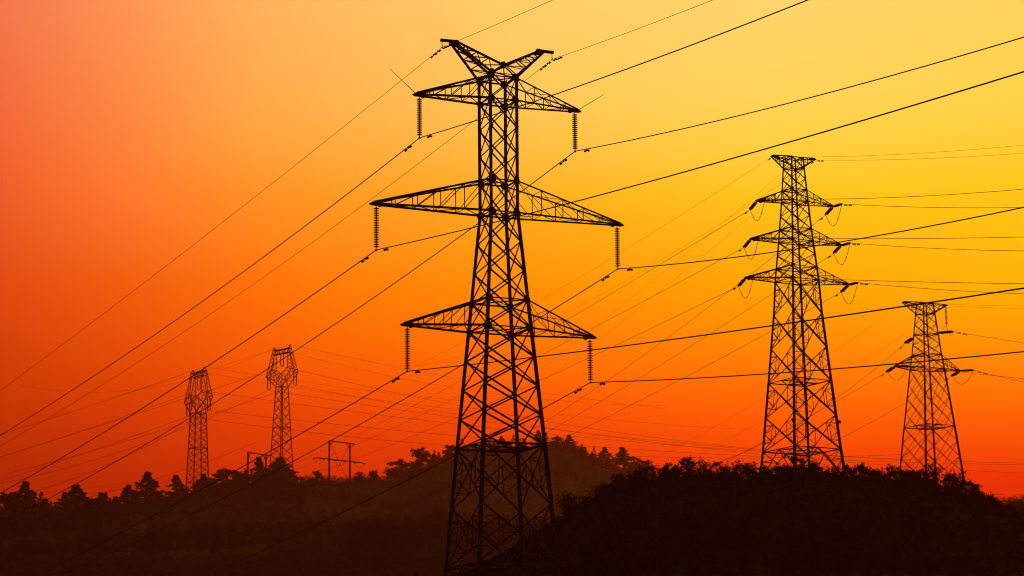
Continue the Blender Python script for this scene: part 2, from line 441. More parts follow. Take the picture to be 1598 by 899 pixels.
def damper(m, pts, dist, size=1.0):
    """stockbridge damper under the wire at a distance along it"""
    acc = 0
    for p, q in zip(pts, pts[1:]):
        l = np.linalg.norm(q-p)
        if acc+l >= dist:
            c = p+(q-p)*((dist-acc)/l); d = (q-p)/l; dn = np.array([0, 0, -1.0])
            m.sq(c+dn*-0.02*size, c+dn*0.09*size, 0.05*size)
            b = c+dn*0.09*size
            m.tube(b-d*0.24*size, b+d*0.24*size, 0.014*size)
            for sg in (-1, 1):
                m.tube(b+d*sg*0.13*size, b+d*sg*0.27*size, 0.045*size, 0.055*size, 7)
            return
        acc += l
def wire(name, spans, r, label, group, dampers=(), dsize=1.0, cat='wire'):
    """spans: one or two lists of points leaving the same clamp"""
    pts = spans[0] if len(spans) == 1 else list(reversed(spans[0]))+spans[1][1:]
    root = MB(); root.path(pts, r); o = root.build(name, M_WIRE); tag(o, label, cat, group)
    for sp, dists in zip(spans, dampers):
        for dd in dists:
            m = MB(); damper(m, dense(sp, dd+1.5), dd, dsize); m.build('vibration_damper', M_STEEL, o)
    return o
def dense(sp, upto):
    sp = [np.array(p) for p in sp]; return sp

# ================================================================== the large near tower
D_MAIN, TH = 170.0, rad(23.7)
T1 = Tower('lattice_tower', 'largest steel lattice pylon, in the middle, with two raised horns on top', 'power pylon', 779, 400, D_MAIN, TH, 'steel lattice pylons', base_row=968)
zr = T1.z
T1.prof = sorted([(0.0, T1.half(968, 94.5)), (zr(890), T1.half(890, 87.5)), (zr(697.4), T1.half(697, 68.5)), (zr(471.3), T1.half(471, 44)), (zr(334.3), T1.half(334, 29.3)), (zr(124.6), T1.half(125, 29.3)), (zr(60), T1.half(60, 29.3))])
ztop = zr(124.6)
T1.legs(ztop, 0.19, 0.125)
m = MB()
def lv(a, b, n): return [lerp(zr(a), zr(b), i/n) for i in range(n+1)]
seq = lv(159.6, 284.8, 3); 
for a0, b0 in zip(seq, seq[1:]): T1.panel(m, b0, a0, 0.072)
T1.panel(m, zr(159.6), zr(124.6), 0.065); T1.panel(m, zr(334.3), zr(284.8), 0.07)
seq2 = lv(334.3, 471.3, 3)
for a0, b0 in zip(seq2, seq2[1:]): T1.panel(m, b0, a0, 0.078)
T1.panel(m, zr(515.2), zr(471.3), 0.08)
seq3 = lv(515.2, 697.4, 4)
for a0, b0 in zip(seq3, seq3[1:]): T1.panel(m, b0, a0, 0.088)
T1.panel(m, zr(790.5), zr(697.4), 0.085, 'XR'); T1.panel(m, zr(883.6), zr(790.5), 0.085, 'XR')
T1.panel(m, 0.0, zr(883.6), 0.12, 'K')
m.build('body_bracing', M_STEEL, T1.root)
def RING(T, z, w, mid=False):
    m = MB(); (T.ring_mid if mid else T.ring)(m, z, w); m.build('horizontal_frame', M_STEEL, T.root)
for r_ in (124.6, 159.6, 284.8, 334.3, 471.3, 515.2): RING(T1, zr(r_), 0.08)
RING(T1, zr(697.4), 0.11, True); RING(T1, zr(883.6), 0.11, True)
T1.nodes([zr(r_) for r_ in (124.6, 159.6, 284.8, 334.3, 471.3, 515.2)], 0.26)
T1.nodes(seq[1:-1]+seq2[1:-1]+seq3[1:-1]+[zr(790.5)], 0.14); T1.nodes([zr(697.4), zr(883.6)], 0.2)
for k in range(68):                                     # climbing bolts on one leg
    z = 4.0+k*0.45
    if z > zr(165): break
    c = T1.corner(1, z); d = np.array([1, 0, 0]) if k % 2 else np.array([0, -1, 0]); m = MB(); m.tube(c, c+d*0.2, 0.012, k=5); m.build('step_bolt', M_STEEL, T1.root)
sc_ = T1.scale(335)
L_top = 127/math.cos(TH)*T1.scale(160); L_mid = 193.6/math.cos(TH)*T1.scale(335); L_low = 148.4/math.cos(TH)*T1.scale(517)
tips = {}
for nm, zl, zu, Lx, tz, n in (('top', 159.6, 124.6, L_top, 161, 4), ('middle', 334.3, 284.8, L_mid, 335, 5), ('lowest', 515.2, 471.3, L_low, 517, 4)):
    for side in (-1, 1):
        tips[nm, side] = T1.arm(side, zr(zl), zr(zu), (side*Lx, 0, zr(tz)), n, 0.108, 0.042, power=0.92)
# raised horns for the two earth wires
zv = zr(107); ah = T1.a(ztop); hz = zr(72)
horn_end = {}
for side in (-1, 1):
    m = MB(); tip0 = np.array([side*2.85, 0, hz]); tip1 = np.array([side*3.8, 0, hz-0.02])
    m.sq(tip0-np.array([side*0.15, 0, 0]), tip1, 0.16, 0.15)
    for sy in (1, -1):
        lo = np.array([side*ah, sy*ah, ztop]); up = np.array([0, sy*ah, zv]); o = np.array([0, sy*0.10, 0])
        tl = np.array([side*3.15, 0, hz-0.05])+o; tu = tip0+o
        m.angle(lo, tl, 0.12); m.angle(up, tu, 0.11); m.angle(up, lo, 0.10)
        P = [(lerp(lo, tl, t), lerp(up, tu, t)) for t in (0.0, 0.3, 0.55, 0.78)]
        for (l0, u0), (l1, u1) in zip(P, P[1:]):
            m.angle(l1, u1, 0.05); m.angle(u0, l1, 0.055)
        m.plate(lerp(tl, tu, 0.5)-np.array([side*0.25, 0, 0.08]), (0, 1, 0), 0.22, 0.03)
        if sy == 1:
            Pf = P
        else:
            for q in range(1, 4):
                m.angle(P[q][0], Pf[q][0], 0.05); m.angle(P[q][1], Pf[q][1], 0.05)
                m.angle(P[q-1][0], Pf[q][0], 0.045); m.angle(Pf[q-1][1], P[q][1], 0.045)
    m.build('earth_wire_horn', M_STEEL, T1.root)
    horn_end[side] = T1.world(tip1-np.array([side*0.1, 0, 0.08]))
m = MB()
for sy in (-1, 1):
    m.plate((0, sy*ah, zv), (0, 1, 0), 0.24, 0.03); 
    for sx in (-1, 1): m.angle((0, sy*ah, zv), (sx*ah, -sy*ah, ztop), 0.07)
    m.angle((-ah, sy*ah, ztop), (ah, sy*ah, ztop), 0.08)
m.angle((0, -ah, zv), (0, ah, zv), 0.09)
m.build('top_frame', M_STEEL, T1.root)
# two bare rods pointing out from the top crossarm tips
for side, (px, py), Yd in ((-1, (609, 108), 163.0), (1, (943, 147), 176.0)):
    m = MB(); c, s_ = math.cos(-TH), math.sin(-TH)
    P = at(px, py, tips['top', side][1]+(-1.0 if side < 0 else 1.5)); d = P-np.array([T1.X, T1.Y, T1.base])
    loc = np.array([c*d[0]-s_*d[1], s_*d[0]+c*d[1], d[2]])
    m.tube(np.array([side*L_top, 0, zr(161)+0.1]), loc, 0.022, 0.014)
    m.build('lightning_rod', M_STEEL, T1.root)

DL = (-41.0, 62.0); DR = (20.5, -60.0)                  # where the line runs to, away on the left and over the viewer on the right
MAINW = {
 ('top', -1): ([(561,290),(215,540),(0,680)], [(745,190),(860,148.5),(1000,99),(1262,0)]),
 ('top', 1): ([(835,291),(740,354),(560,480),(400,586),(0,817)], [(1000,218),(1300,141),(1598,59)]),
 ('middle', -1): ([(560,412),(371,540),(260,613),(0,770)], [(741,354),(894,316.5),(1000,287),(1598,112)]),
 ('middle', 1): ([(862,486),(724,571),(560,662),(341,780),(92,899)], [(1000,421),(1200,395),(1400,360),(1598,325)]),
 ('lowest', -1): ([(560,623),(286,780),(55,899)], [(724,568),(1000,537),(1200,510),(1400,480),(1598,449)]),
 ('lowest', 1): ([(848,637.5),(700,716),(350,886),(320,899)], [(1000,595),(1200,583),(1400,567.5),(1598,549)])}
DROP = {('top', -1): 2.62, ('top', 1): 2.52, ('middle', -1): 2.75, ('middle', 1): 2.75, ('lowest', -1): 2.75, ('lowest', 1): 2.75}
SN = {-1: 'left', 1: 'right'}
for (nm, side), (lp, rp) in MAINW.items():
    tip = tips[nm, side]+np.array([-side*0.27*math.cos(TH), -side*0.27*math.sin(TH), -0.06])
    cl = suspension_string(tip, DROP[nm, side], 'string of discs hanging from the %s tip of the %s crossarm, largest pylon' % (SN[side], nm), 'disc strings of the near pylon')
    e1 = 35 if lp[-1][1] < 899 else 60
    wire('overhead_wire', [span(cl, DL, lp, e1), span(cl, DR, rp, 45)], 0.030,
         'thick wire clamped under the %s disc string, %s crossarm, largest pylon' % (SN[side], nm), 'conductors of the near line', ((1.35,), (2.1,)), 1.3)
for side, lp, rp in ((-1, [(560,180),(300,383),(0,610)], [(713,59.5),(766,40),(867,0)]), (1, [(728,197),(401,440),(254,540),(0,696)], [(1000,42.8),(1113,0)])):
    h = horn_end[side]; fit = MB(); root = empty('suspension_clamp', h); tag(root, 'small clamp hanging at the end of the %s horn, largest pylon' % SN[side], 'clamp', 'earth wire clamps')
    fit.tube((0, 0, 0.05), (0, 0, -0.34), 0.025); fit.sq((-0.02, 0, -0.2), (0.02, 0, -0.2), 0.07)
    fit.build('hanger_link', M_STEEL, root)
    c = MB(); c.sq((0, -0.14, -0.37), (0, 0.14, -0.37), 0.07, 0.07); c.build('clamp_jaw', M_STEEL, root)
    cl = h+np.array([0, 0, -0.37])
    wire('earth_wire', [span(cl, DL, lp, 35), span(cl, DR, rp, 45)], 0.014, 'thin earth wire passing under the end of the %s horn, largest pylon' % SN[side], 'earth wires of the near line', ((0.5, 1.0), (0.6, 1.5)), 1.1)

# ================================================================== strain towers on the dark hill
def strain_tower(T, arms, top, body, ring_rows, node_r, leg_w, diag_w):
    pass
D_T2, TH2 = 250.0, rad(29)
T2 = Tower('lattice_tower', 'tall lattice pylon on the dark hill with flat top and three crossarm levels', 'power pylon', 1242, 380, D_T2, TH2, 'steel lattice pylons')
zr = T2.z; H = T2.half
T2.prof = sorted([(0.0, H(760, 65.5)), (zr(703.4), H(703, 59)), (zr(596), H(596, 47.5)), (zr(490.8), H(491, 36.5)), (zr(438.7), H(438, 33)), (zr(377.5), H(377, 26)), (zr(315.5), H(315, 20)), (zr(246), H(246, 14.5))])
T2.legs(zr(246), 0.19, 0.09)
m = MB(); lvls = []
def add_lv(rows, w, mode='X'):
    for a0, b0 in zip(rows, rows[1:]): T2.panel(m, zr(b0), zr(a0), w, mode)
add_lv([246, 263, 280, 297.3], 0.06); add_lv([297.3, 315.5, 337, 358.3, 377.5, 398, 418.7, 438.7], 0.065)
add_lv([438.7, 490.8, 543, 596, 650, 703.4], 0.08, 'XR'); T2.panel(m, 0.0, zr(703.4), 0.09, 'K')
m.build('body_bracing', M_STEEL, T2.root)
for r_ in (247, 263, 297.3, 315.5, 358.3, 377.5, 418.7, 438.7): RING(T2, zr(r_), 0.07)
for r_ in (596, 703.4): RING(T2, zr(r_), 0.08, True)
T2.nodes([zr(r_) for r_ in (297.3, 315.5, 358.3, 377.5, 418.7, 438.7, 490.8, 543, 596, 650, 703.4)], 0.14)
T2.nodes([zr(r_) for r_ in (263, 280, 337, 398)], 0.08)
ARM2 = rad(-10); t2 = {}
for nm, zl, zu, hw, tz, n, cx in (('earth', 262, 247, 34.7, 246.5, 3, 1238.5), ('top', 315.5, 297.3, 61.5, 318, 4, 1240.5), ('middle', 377.5, 358.3, 73, 378, 4, 1241.5), ('lowest', 438.7, 418.7, 83.5, 439, 4, 1242.5)):
    Lx = hw/math.cos(TH2+ARM2)*T2.scale(tz)
    for side in (-1, 1):
        t2[nm, side] = T2.arm(side, zr(zl), zr(zu), (side*Lx*math.cos(ARM2), side*Lx*math.sin(ARM2), zr(tz)), n, 0.09, 0.045, 0.10)
# signs bolted to the legs of the tower
for i, z, s_ in ((1, zr(661), 1), (0, zr(664), -1)):
    c = T2.corner(i, z); b = MB(); b.sq(c+np.array([0.02*s_, -0.08, 0]), c+np.array([0.34*s_, -0.08, 0]), 0.05, 0.32)
    b.tube(c, c+np.array([0.1*s_, -0.07, 0]), 0.03); o = b.build('number_plate', M_STEEL, T2.root)
DL2, DR2 = (-0.177, 0.984), (0.25, -0.968)
T2L = {('top', -1): [(1046,400),(917,480),(886,498),(724,591),(594,661),(460,722)], ('middle', -1): [(1125,402),(987,478),(918,516),(840,555),(718,618),(630,661),(459,734)],
       ('lowest', -1): [(1075,480),(840,595),(714,651),(693,661),(461,748)], ('top', 1): [(1148,450),(851,656),(760,712)], ('middle', 1): [(1206,459),(854,674),(790,710)], ('lowest', 1): [(1200,519),(876,685),(830,707)],
       ('earth', -1): [(1198,252),(840,469),(729,532),(643,573)], ('earth', 1): [(1214,256),(851,478),(727,548),(652,585)]}
T2R = {('top', 1): [(1400,324.5),(1598,323)], ('top', -1): [(1400,305),(1598,297)], ('middle', 1): [(1450,388.5),(1598,391)], ('middle', -1): [(1330,372.5),(1450,372),(1598,370)],
       ('lowest', 1): [(1450,450),(1598,459)], ('lowest', -1): [(1320,437),(1450,440),(1598,443)], ('earth', -1): [(1400,237),(1598,229)], ('earth', 1): [(1400,247),(1598,240)]}
def strain_set(T, key, tip, who, lpx, rpx, dl, dr, Ln, r, rw, grp, sag=1.05, extL=30, extR=25, double=0.07):
    nm, side = key; sd_ = SN[side]
    ends = []
    for dd, px, way, ext in ((dl, lpx, 'left', extL), (dr, rpx, 'right', extR)):
        P = at(px[0][0], px[0][1], T.Y)
        drop = -0.10
        e_ = strain_string(tip+np.array([0, 0, -0.05]), (dd[0], dd[1], drop), Ln, 'thick insulator pulled %s from the %s tip, %s crossarm, %s' % (way, sd_, nm, who), grp+' insulators', 12, r, double)
        ends.append(e_)
        wire('overhead_wire', [span(e_, dd, px, ext)], rw, 'wire running %s from the %s tip, %s crossarm, %s' % (way, sd_, nm, who), grp+' conductors', ((1.0, 2.1) if way == 'right' else (1.4,),), 1.1)
    A, B = ends; pts = []
    for i in range(25):
        t = i/24; p = lerp(A, B, t); p = p+np.array([0, 0, -sag*4*t*(1-t)*(0.85+0.15*math.sin(t*3))]); pts.append(p)
    mm = MB(); mm.path(pts, rw*1.15)
    for t in (5, 12, 18): mm.tube(pts[t]-(pts[t+1]-pts[t])*0.4, pts[t]+(pts[t+1]-pts[t])*0.4, rw*2.0)
    tag(mm.build('jumper_wire', M_WIRE), 'wire looping below the %s tip, %s crossarm, %s' % (sd_, nm, who), 'jumper wire', grp+' jumper loops')
for nm in ('top', 'middle', 'lowest'):
    for side in (-1, 1):
        strain_set(T2, (nm, side), t2[nm, side], 'tall pylon on the dark hill', T2L[nm, side], T2R[nm, side], DL2, DR2, 2.3, 0.11, 0.020, 'hilltop pylon', sag=1.5)
for side in (-1, 1):
    P = t2['earth', side]+np.array([0, 0, -0.05])
    wire('earth_wire', [span(P, DL2, T2L['earth', side], 20), span(P, DR2, T2R['earth', side], 25)], 0.010, 'faint wire over the %s end of the flat top, pylon on the dark hill' % SN[side], 'hilltop pylon earth wires', ((0.8,), (1.0, 1.9)), 1.0)

D_T3, TH3 = 330.0, rad(28)
T3 = Tower('lattice_tower', 'small lattice pylon behind the shrubs at right, one level of wide crossarms', 'power pylon', 1447, 576, D_T3, TH3, 'steel lattice pylons')
zr = T3.z; H = T3.half
T3.prof = sorted([(0.0, H(790, 56)), (zr(735), H(735, 46.5)), (zr(668), H(668, 38)), (zr(576.5), H(576, 25.5)), (zr(554), H(554, 22)), (zr(474), H(474, 12.5))])
T3.legs(zr(474), 0.20, 0.10)
m = MB(); rows = [474, 490, 506, 522, 538, 554, 576.5]
for a0, b0 in zip(rows, rows[1:]): T3.panel(m, zr(b0), zr(a0), 0.06)
rows = [576.5, 621, 666, 714, 762]
for a0, b0 in zip(rows, rows[1:]): T3.panel(m, zr(b0), zr(a0), 0.062, 'X2')
T3.panel(m, 0.0, zr(762), 0.08, 'K')
m.build('body_bracing', M_STEEL, T3.root)
for r_ in (474, 490, 522, 554, 576.5): RING(T3, zr(r_), 0.08)
RING(T3, zr(666), 0.09, True)
t3 = {}
for nm, zl, zu, hw, tz, n in (('earth', 489, 474, 36, 474.5, 3), ('wide', 576.5, 554, 54, 575, 4)):
    Lx = hw/math.cos(TH3-rad(5))*T3.scale(tz)
    for side in (-1, 1):
        t3[nm, side] = T3.arm(side, zr(zl), zr(zu), (side*Lx, -side*Lx*0.087, zr(tz)), n, 0.09, 0.045, 0.10)
T3L = {-1: [(1350,602),(1304,628),(1189,690),(1126,724)], 1: [(1414,629),(1313,683),(1250,715)]}
T3R = {1: [(1560,589),(1598,596)], -1: [(1500,584),(1598,589.5)]}
DL3, DR3 = (-0.25, 0.968), (0.55, -0.835)
for side in (-1, 1):
    strain_set(T3, ('wide', side), t3['wide', side], 'small pylon at right', T3L[side], T3R[side], DL3, DR3, 2.4, 0.13, 0.020, 'small pylon', sag=1.3, double=0.13)
# middle phase, anchored on the body, its jumper held by a string under the flat top
mid = {}
for i, dd, px, way in ((3, DL3, [(1350,594),(1304,623),(1189,688),(1126,722)], 'left'), (1, DR3, [(1520,527),(1598,534)], 'right')):
    P = T3.world(T3.corner(i, zr(521 if way == 'right' else 526)))
    e_ = strain_string(P, (dd[0], dd[1], -0.08), 2.6, 'thick insulator pulled %s from the upper body, small pylon at right' % way, 'small pylon insulators', 12, 0.15, 0.13)
    mid[way] = e_
    wire('overhead_wire', [span(e_, dd, px, 20)], 0.020, 'wire running %s from the upper body, small pylon at right' % way, 'small pylon conductors', ((1.0, 2.1) if way == 'right' else (1.4,),), 1.1)
hp = t3['earth', 1]
cl = suspension_string(hp+np.array([-0.1, 0, -0.05]), 2.3, 'string of discs hanging under the flat top of the small pylon at right', 'small pylon insulators', 14)
for way, sg in (('left', 1), ('right', 1)):
    A, B = cl, mid[way]; pts = []
    for i in range(21):
        t = i/20; pts.append(lerp(A, B, t)+np.array([0, 0, -0.8*4*t*(1-t)+0.0]))
    mm = MB(); mm.path(pts, 0.02); tag(mm.build('jumper_wire', M_WIRE), 'jumper from the hanging string of the small pylon to its %s insulator' % way, 'jumper wire', 'small pylon jumper loops')
for side, lp, rp in ((-1, [(1399,483),(1294,553),(1195,620),(1157,640),(1010,721)], [(1520,476),(1598,478)]), (1, [(1426,508),(1350,559),(1307,585),(1200,657),(1082,712)], [(1540,480),(1598,482)])):
    P = t3['earth', side]+np.array([0, 0, -0.03])
    wire('earth_wire', [span(P, DL3, lp, 20), span(P, DR3, rp, 25)], 0.010, 'faint wire over the %s end of the flat top, small pylon at right' % SN[side], 'small pylon earth wires')

# ================================================================== far cup shaped towers
def cup_tower(label, px, Y, theta, rows, outer, half_cup, half_bar, pyb):
    """rows: (bar top, bar bottom, cup widest, waist, ground)"""
    rb, rb2, rw, rn, rg = rows
    T = Tower('cup_pylon', label, 'power pylon', px, rn, Y, theta, 'far cup shaped pylons', detail=False)
    z = T.z; sc = T.scale(rn); c = math.cos(theta)
    T.prof = sorted([(0.0, T.half(rg, outer[1])), (z(rn), T.half(rn, outer[0]))])
    T.legs(z(rn), 0.27, 0.19)
    m = MB(); n = 14; zn = z(rn); hs = [zn*(1-(1-i/n)**1.0) for i in range(n+1)]
    for a0, b0 in zip(hs, hs[1:]): T.panel(m, a0, b0, 0.12)
    m.build('body_bracing', M_STEEL, T.root)
    for h in (0.0, zn*0.33, zn*0.66, zn): RING(T, max(h, 0.2), 0.14)
    hc = half_cup*sc/abs(c); hb = half_bar*sc/abs(c); dpt = T.a(zn); zw, zb, zb2 = z(rw), z(rb), z(rb2)
    tips_ = {}
    for side in (-1, 1):
        m = MB()
        for sy in (-1, 1):
            y0 = sy*dpt; A = np.array([side*dpt, y0, zn]); W = np.array([side*hc, sy*dpt*0.55, zw]); Bp = np.array([side*hb, sy*dpt*0.4, zb])
            Cn = np.array([0, y0, lerp(zn, zw, 0.85)]); Wi = np.array([side*hc*0.52, sy*dpt*0.6, lerp(zw, zb, 0.24)]); Bi = np.array([side*hb*0.86, sy*dpt*0.4, zb2])
            Wb = np.array([side*hc*0.98, sy*dpt*0.5, zw+0.9])
            for p, q, w in ((A, W, .22), (W, Wb, .22), (Wb, Bp, .18), (Cn, Wi, .18), (Wi, Bi, .17), (A, Cn, .16), (Wi, W, .14), (Wi, Wb, .14)): T.bar(m, p, q, w)
            k = 5
            for q in range(k):
                a0, a1 = lerp(Wb, Bp, q/k), lerp(Wb, Bp, (q+1)/k); b0, b1 = lerp(Wi, Bi, q/k), lerp(Wi, Bi, (q+1)/k)
                T.bar(m, a0, b1, .10); T.bar(m, b0, a1, .10)
            k = 3
            for q in range(k):
                a0, a1 = lerp(A, W, q/k), lerp(A, W, (q+1)/k); b0, b1 = lerp(Cn, Wi, q/k), lerp(Cn, Wi, (q+1)/k)
                T.bar(m, a0, b1, .12); T.bar(m, b0, a1, .12)
        for p, q in ((( side*hc, zw)), (side*hb, zb)):
            m.sq((p, -dpt*0.55, q), (p, dpt*0.55, q), .2)
        for q in range(5):
            t0, t1 = q/5, (q+1)/5; s1 = 1 if q % 2 else -1
            W0 = np.array([side*lerp(hc, hb, t0), s1*dpt*0.5, lerp(zw+0.9, zb, t0)]); W1 = np.array([side*lerp(hc, hb, t1), -s1*dpt*0.5, lerp(zw+0.9, zb, t1)]); m.sq(W0, W1, .09)
        # small peak above the beam end
        m.sq((side*hb, -dpt*0.4, zb), (side*hb*1.02, 0, zb+1.3), .22); m.sq((side*hb, dpt*0.4, zb), (side*hb*1.02, 0, zb+1.3), .22); m.sq((side*hb*0.72, 0, zb), (side*hb*1.02, 0, zb+1.3), .22)
        m.build('cup_arm', M_STEEL, T.root)
        tips_[side] = T.world((side*hc*0.93, 0, zw-0.1)); tips_['g%d' % side] = T.world((side*hb*1.02, 0, zb+1.3))
    m = MB(); k = 6
    for sy in (-1, 1):
        for zz_ in (zb, zb2): m.sq((-hb, sy*dpt*0.4, zz_), (hb, sy*dpt*0.4, zz_), .24)
        for q in range(k):
            x0, x1 = lerp(-hb, hb, q/k), lerp(-hb, hb, (q+1)/k); m.sq((x0, sy*dpt*0.4, zb if q % 2 else zb2), (x1, sy*dpt*0.4, zb2 if q % 2 else zb), .16)
    m.build('top_beam', M_STEEL, T.root)
    tips_[0] = T.world((0, 0, zb2))
    return T, tips_
def far_string(p, drop, label):
    root = empty('insulator_string', p); tag(root, label, 'insulator', 'strings of the far pylons')
    for o in (-0.5, 0.5):
        m = MB(); string_mesh(m, (o, 0, -0.3), (o, 0, -drop+0.3), 20, 0.27, 0.13, 7); m.build('insulator_discs', M_CERAMIC, root)
    h = MB(); h.sq((-0.4, 0, -0.25), (0.4, 0, -0.25), 0.14); h.sq((-0.4, 0, -drop+0.2), (0.4, 0, -drop+0.2), 0.14); h.tube((0, 0, 0.1), (0, 0, -0.3), 0.06)
    h.sq((0, 0, -drop+0.2), (0, 0, -drop), 0.12); h.build('end_fittings', M_STEEL, root)
    return np.array(p)+np.array([0, 0, -drop])
T4, tp4 = cup_tower('left hazy cup shaped pylon, its foot among the ridge trees', 309.5, 960.0, rad(-57), (581, 588, 624, 645, 765), (12.5, 20.5), 21, 11, 0)
T5, tp5 = cup_tower('right hazy cup shaped pylon, reaching higher into the sky than its neighbour', 440, 1010.0, rad(-45), (545.5, 552, 585, 604, 760), (9.5, 22), 24, 13.5, 0)
FARL = (-0.93, -0.37); FARR = (0.95, 0.30)
far = {}
WN = {-1: 'left', 0: 'middle', 1: 'right'}
for T, tp, who in ((T4, tp4, 'the left cup shaped pylon'), (T5, tp5, 'the right cup shaped pylon')):
    for k in (-1, 0, 1):
        far[who, k] = far_string(tp[k], 4.6, 'pair of thin strings hanging from the %s of %s' % ({-1: 'left arm', 0: 'top beam', 1: 'right arm'}[k], who))
w4, w5 = 'the left cup shaped pylon', 'the right cup shaped pylon'
def far_wire(P, l, r, label, rr=0.05, name='overhead_wire', cat='wire'):
    sp = []
    if l: sp.append(span(P, FARL, l, 40))
    if r: sp.append(span(P, FARR, r, 60))
    wire(name, sp, rr, label, 'wires of the far line', (), 1, cat)
far_wire(far[w4, -1], [(152,702),(0,750)], [(420,672),(600,689),(850,702),(1190,716)], 'wire through the left string of '+w4)
far_wire(far[w4, 1], [(216,704),(52,766),(0,783)], [(422,657),(600,675),(852,692),(1000,700),(1190,709),(1598,727)], 'wire through the right string of '+w4)
far_wire(far[w4, 0], [(200,652),(0,712)], [(332,612),(517,637),(600,649),(852,674),(1189,708),(1598,722)], 'wire through the middle string of '+w4)
far_wire(tp4['g-1'], [(80,654),(0,678)], [(420,600),(600,625)], 'thin wire over the left peak of '+w4, 0.03)
far_wire(tp4['g1'], [(200,615),(24,670)], [(420,590),(600,612)], 'thin wire over the right peak of '+w4, 0.03)
far_wire(far[w5, -1], [(335,660),(152,708),(0,758)], [(560,600),(715,640),(852,668),(1192,713)], 'wire through the left string of '+w5)
far_wire(far[w5, 1], [(335,650),(140,700),(0,744)], [(600,631),(852,661),(982,688),(1192,711),(1598,738)], 'wire through the right string of '+w5)
far_wire(far[w5, 0], [(335,606),(200,651),(0,713)], [(465,578),(600,610),(715,632),(1000,680)], 'wire through the middle string of '+w5)
far_wire(tp5['g-1'], [(400,562),(335,578),(200,610)], [(600,585),(800,618)], 'thin wire over the left peak of '+w5, 0.03)
far_wire(tp5['g1'], [(400,559),(335,572)], [(600,572),(800,604)], 'thin wire over the right peak of '+w5, 0.03)
# loose wires crossing behind, whose towers stand outside the picture
LOOSE = [
 ([(400,690),(319,720),(223,755),(60,792)], 800, (-0.9,-0.43), 'lowest faint wire slanting down left behind the pines', 0.035),
 ([(1220,271),(1064,400),(943,500),(870,556)], 420, (-0.3,0.95), 'very faint steep wire starting beside the neck of the pylon on the dark hill', 0.012),
 ([(1180,330),(1090,405),(998,480),(900,556)], 430, (-0.3,0.95), 'very faint steep wire just left of the pylon on the dark hill', 0.012),
 ([(870,646),(1000,658),(1190,672)], 1100, (0.95,0.3), 'very faint level wire low in the red sky between the two big pylons', 0.03),
 ([(240,748),(120,765),(0,776)], 900, (-0.93,-0.37), 'upper of two faint level wires above the pines at the left edge', 0.03),
 ([(270,752),(140,772),(30,782)], 900, (-0.93,-0.37), 'lower of two faint level wires above the pines at the left edge', 0.03)]
for px, Y, dd, lab, rr in LOOSE:
    P = at(px[0][0], px[0][1], Y); wire('overhead_wire', [span(P, dd, px[1:], 20)], rr, lab, 'faint wires in the distance')

# ================================================================== twin pole frames on the ridge
def pole_frame(px0, px1, row_top, row_arm, arm0, arm1, Y, label, ext=1.0):
    P0 = at(px0, row_top, Y); P1 = at(px1, row_top+4, Y+6)
    g0, g1 = ground_z(P0[0], P0[1])-0.5, ground_z(P1[0], P1[1])-0.5
    root = empty('pole_frame', (P0[0], P0[1], g0)); tag(root, label, 'power pole', 'twin pole frames on the ridge')
    b = np.array([P0[0], P0[1], g0])
    for P, g in ((P0, g0), (P1, g1)):
        m = MB(); m.tube(np.array([P[0], P[1], g])-b, np.array(P)-b, 0.36, 0.26, 9); m.build('pole', M_CONCRETE, root)
    d = (P1-P0); m = MB(); m.sq(P0-b-d*0.03, P1-b+d*0.25, 0.28, 0.34)
    for t, s_ in ((0.0, 1), (1.0, -1), (1.0, 1)):
        q = P0+d*t; m.sq(q-b+np.array([0, 0, -1.6]), q-b+d*0.2*s_+np.array([0, 0, -0.1]), 0.16)
    m.build('top_beam', M_CONCRETE, root)
    A = at(arm0[0], arm0[1], Y-4); B = at(arm1[0], arm1[1], Y+10)
    # keep the arm on the poles
    m = MB(); m.sq(A-b, B-b, 0.26, 0.3); m.build('crossarm', M_STEEL, root)
    m = MB()
    q0 = lerp(A, B, 0.3); q1 = lerp(A, B, 0.68)
    m.tube(P0-b, np.array([P1[0], P1[1], g1+1])-b, 0.05); m.tube(P1-b, np.array([P0[0], P0[1], g0+1])-b, 0.05)
    m.build('cross_tie', M_STEEL, root)
    for i, t in enumerate((0.02, 0.5, 0.95)):
        p = lerp(A, B, t); 
        for sgn, way in ((-1, 'left'), (1, 'right')):
            e_ = strain_string(p+np.array([0, 0, 0.0]), (-0.75*1 if sgn < 0 else 0.8, 0.5*sgn, -0.12), 2.3, 'insulator pulled %s from the %s of the crossarm, %s' % (way, ('left end', 'middle', 'right end')[i], label.split(' standing')[0]), 'pole frame insulators', 8, 0.22, 0)
        e0 = p+np.array([-1.9, -1.0, -0.3]); e1 = p+np.array([1.9, 1.1, -0.3]); pts = [lerp(e0, e1, j/12)+np.array([0, 0, -1.5*4*(j/12)*(1-j/12)]) for j in range(13)]
        mm = MB(); mm.path(pts, 0.05); mm_o = mm.build('jumper_wire', M_WIRE); tag(mm_o, 'loop hanging at the %s of the crossarm, %s' % (('left end', 'middle', 'right end')[i], label.split(' standing')[0]), 'jumper wire', 'pole frame jumper loops')
    return root
pole_frame(514, 546, 688, 716, (496, 714.5), (564, 722), 930, 'twin pole frame standing clear on the ridge right of the cup pylons')
pole_frame(387, 415, 706, 742, (368, 741), (436, 744), 900, 'half hidden twin pole frame standing among pines under the cup pylon')
pole_frame(8, 40, 800, 806, (-8, 804), (62, 808), 640, 'low dark twin pole frame standing at the left edge below the pines')

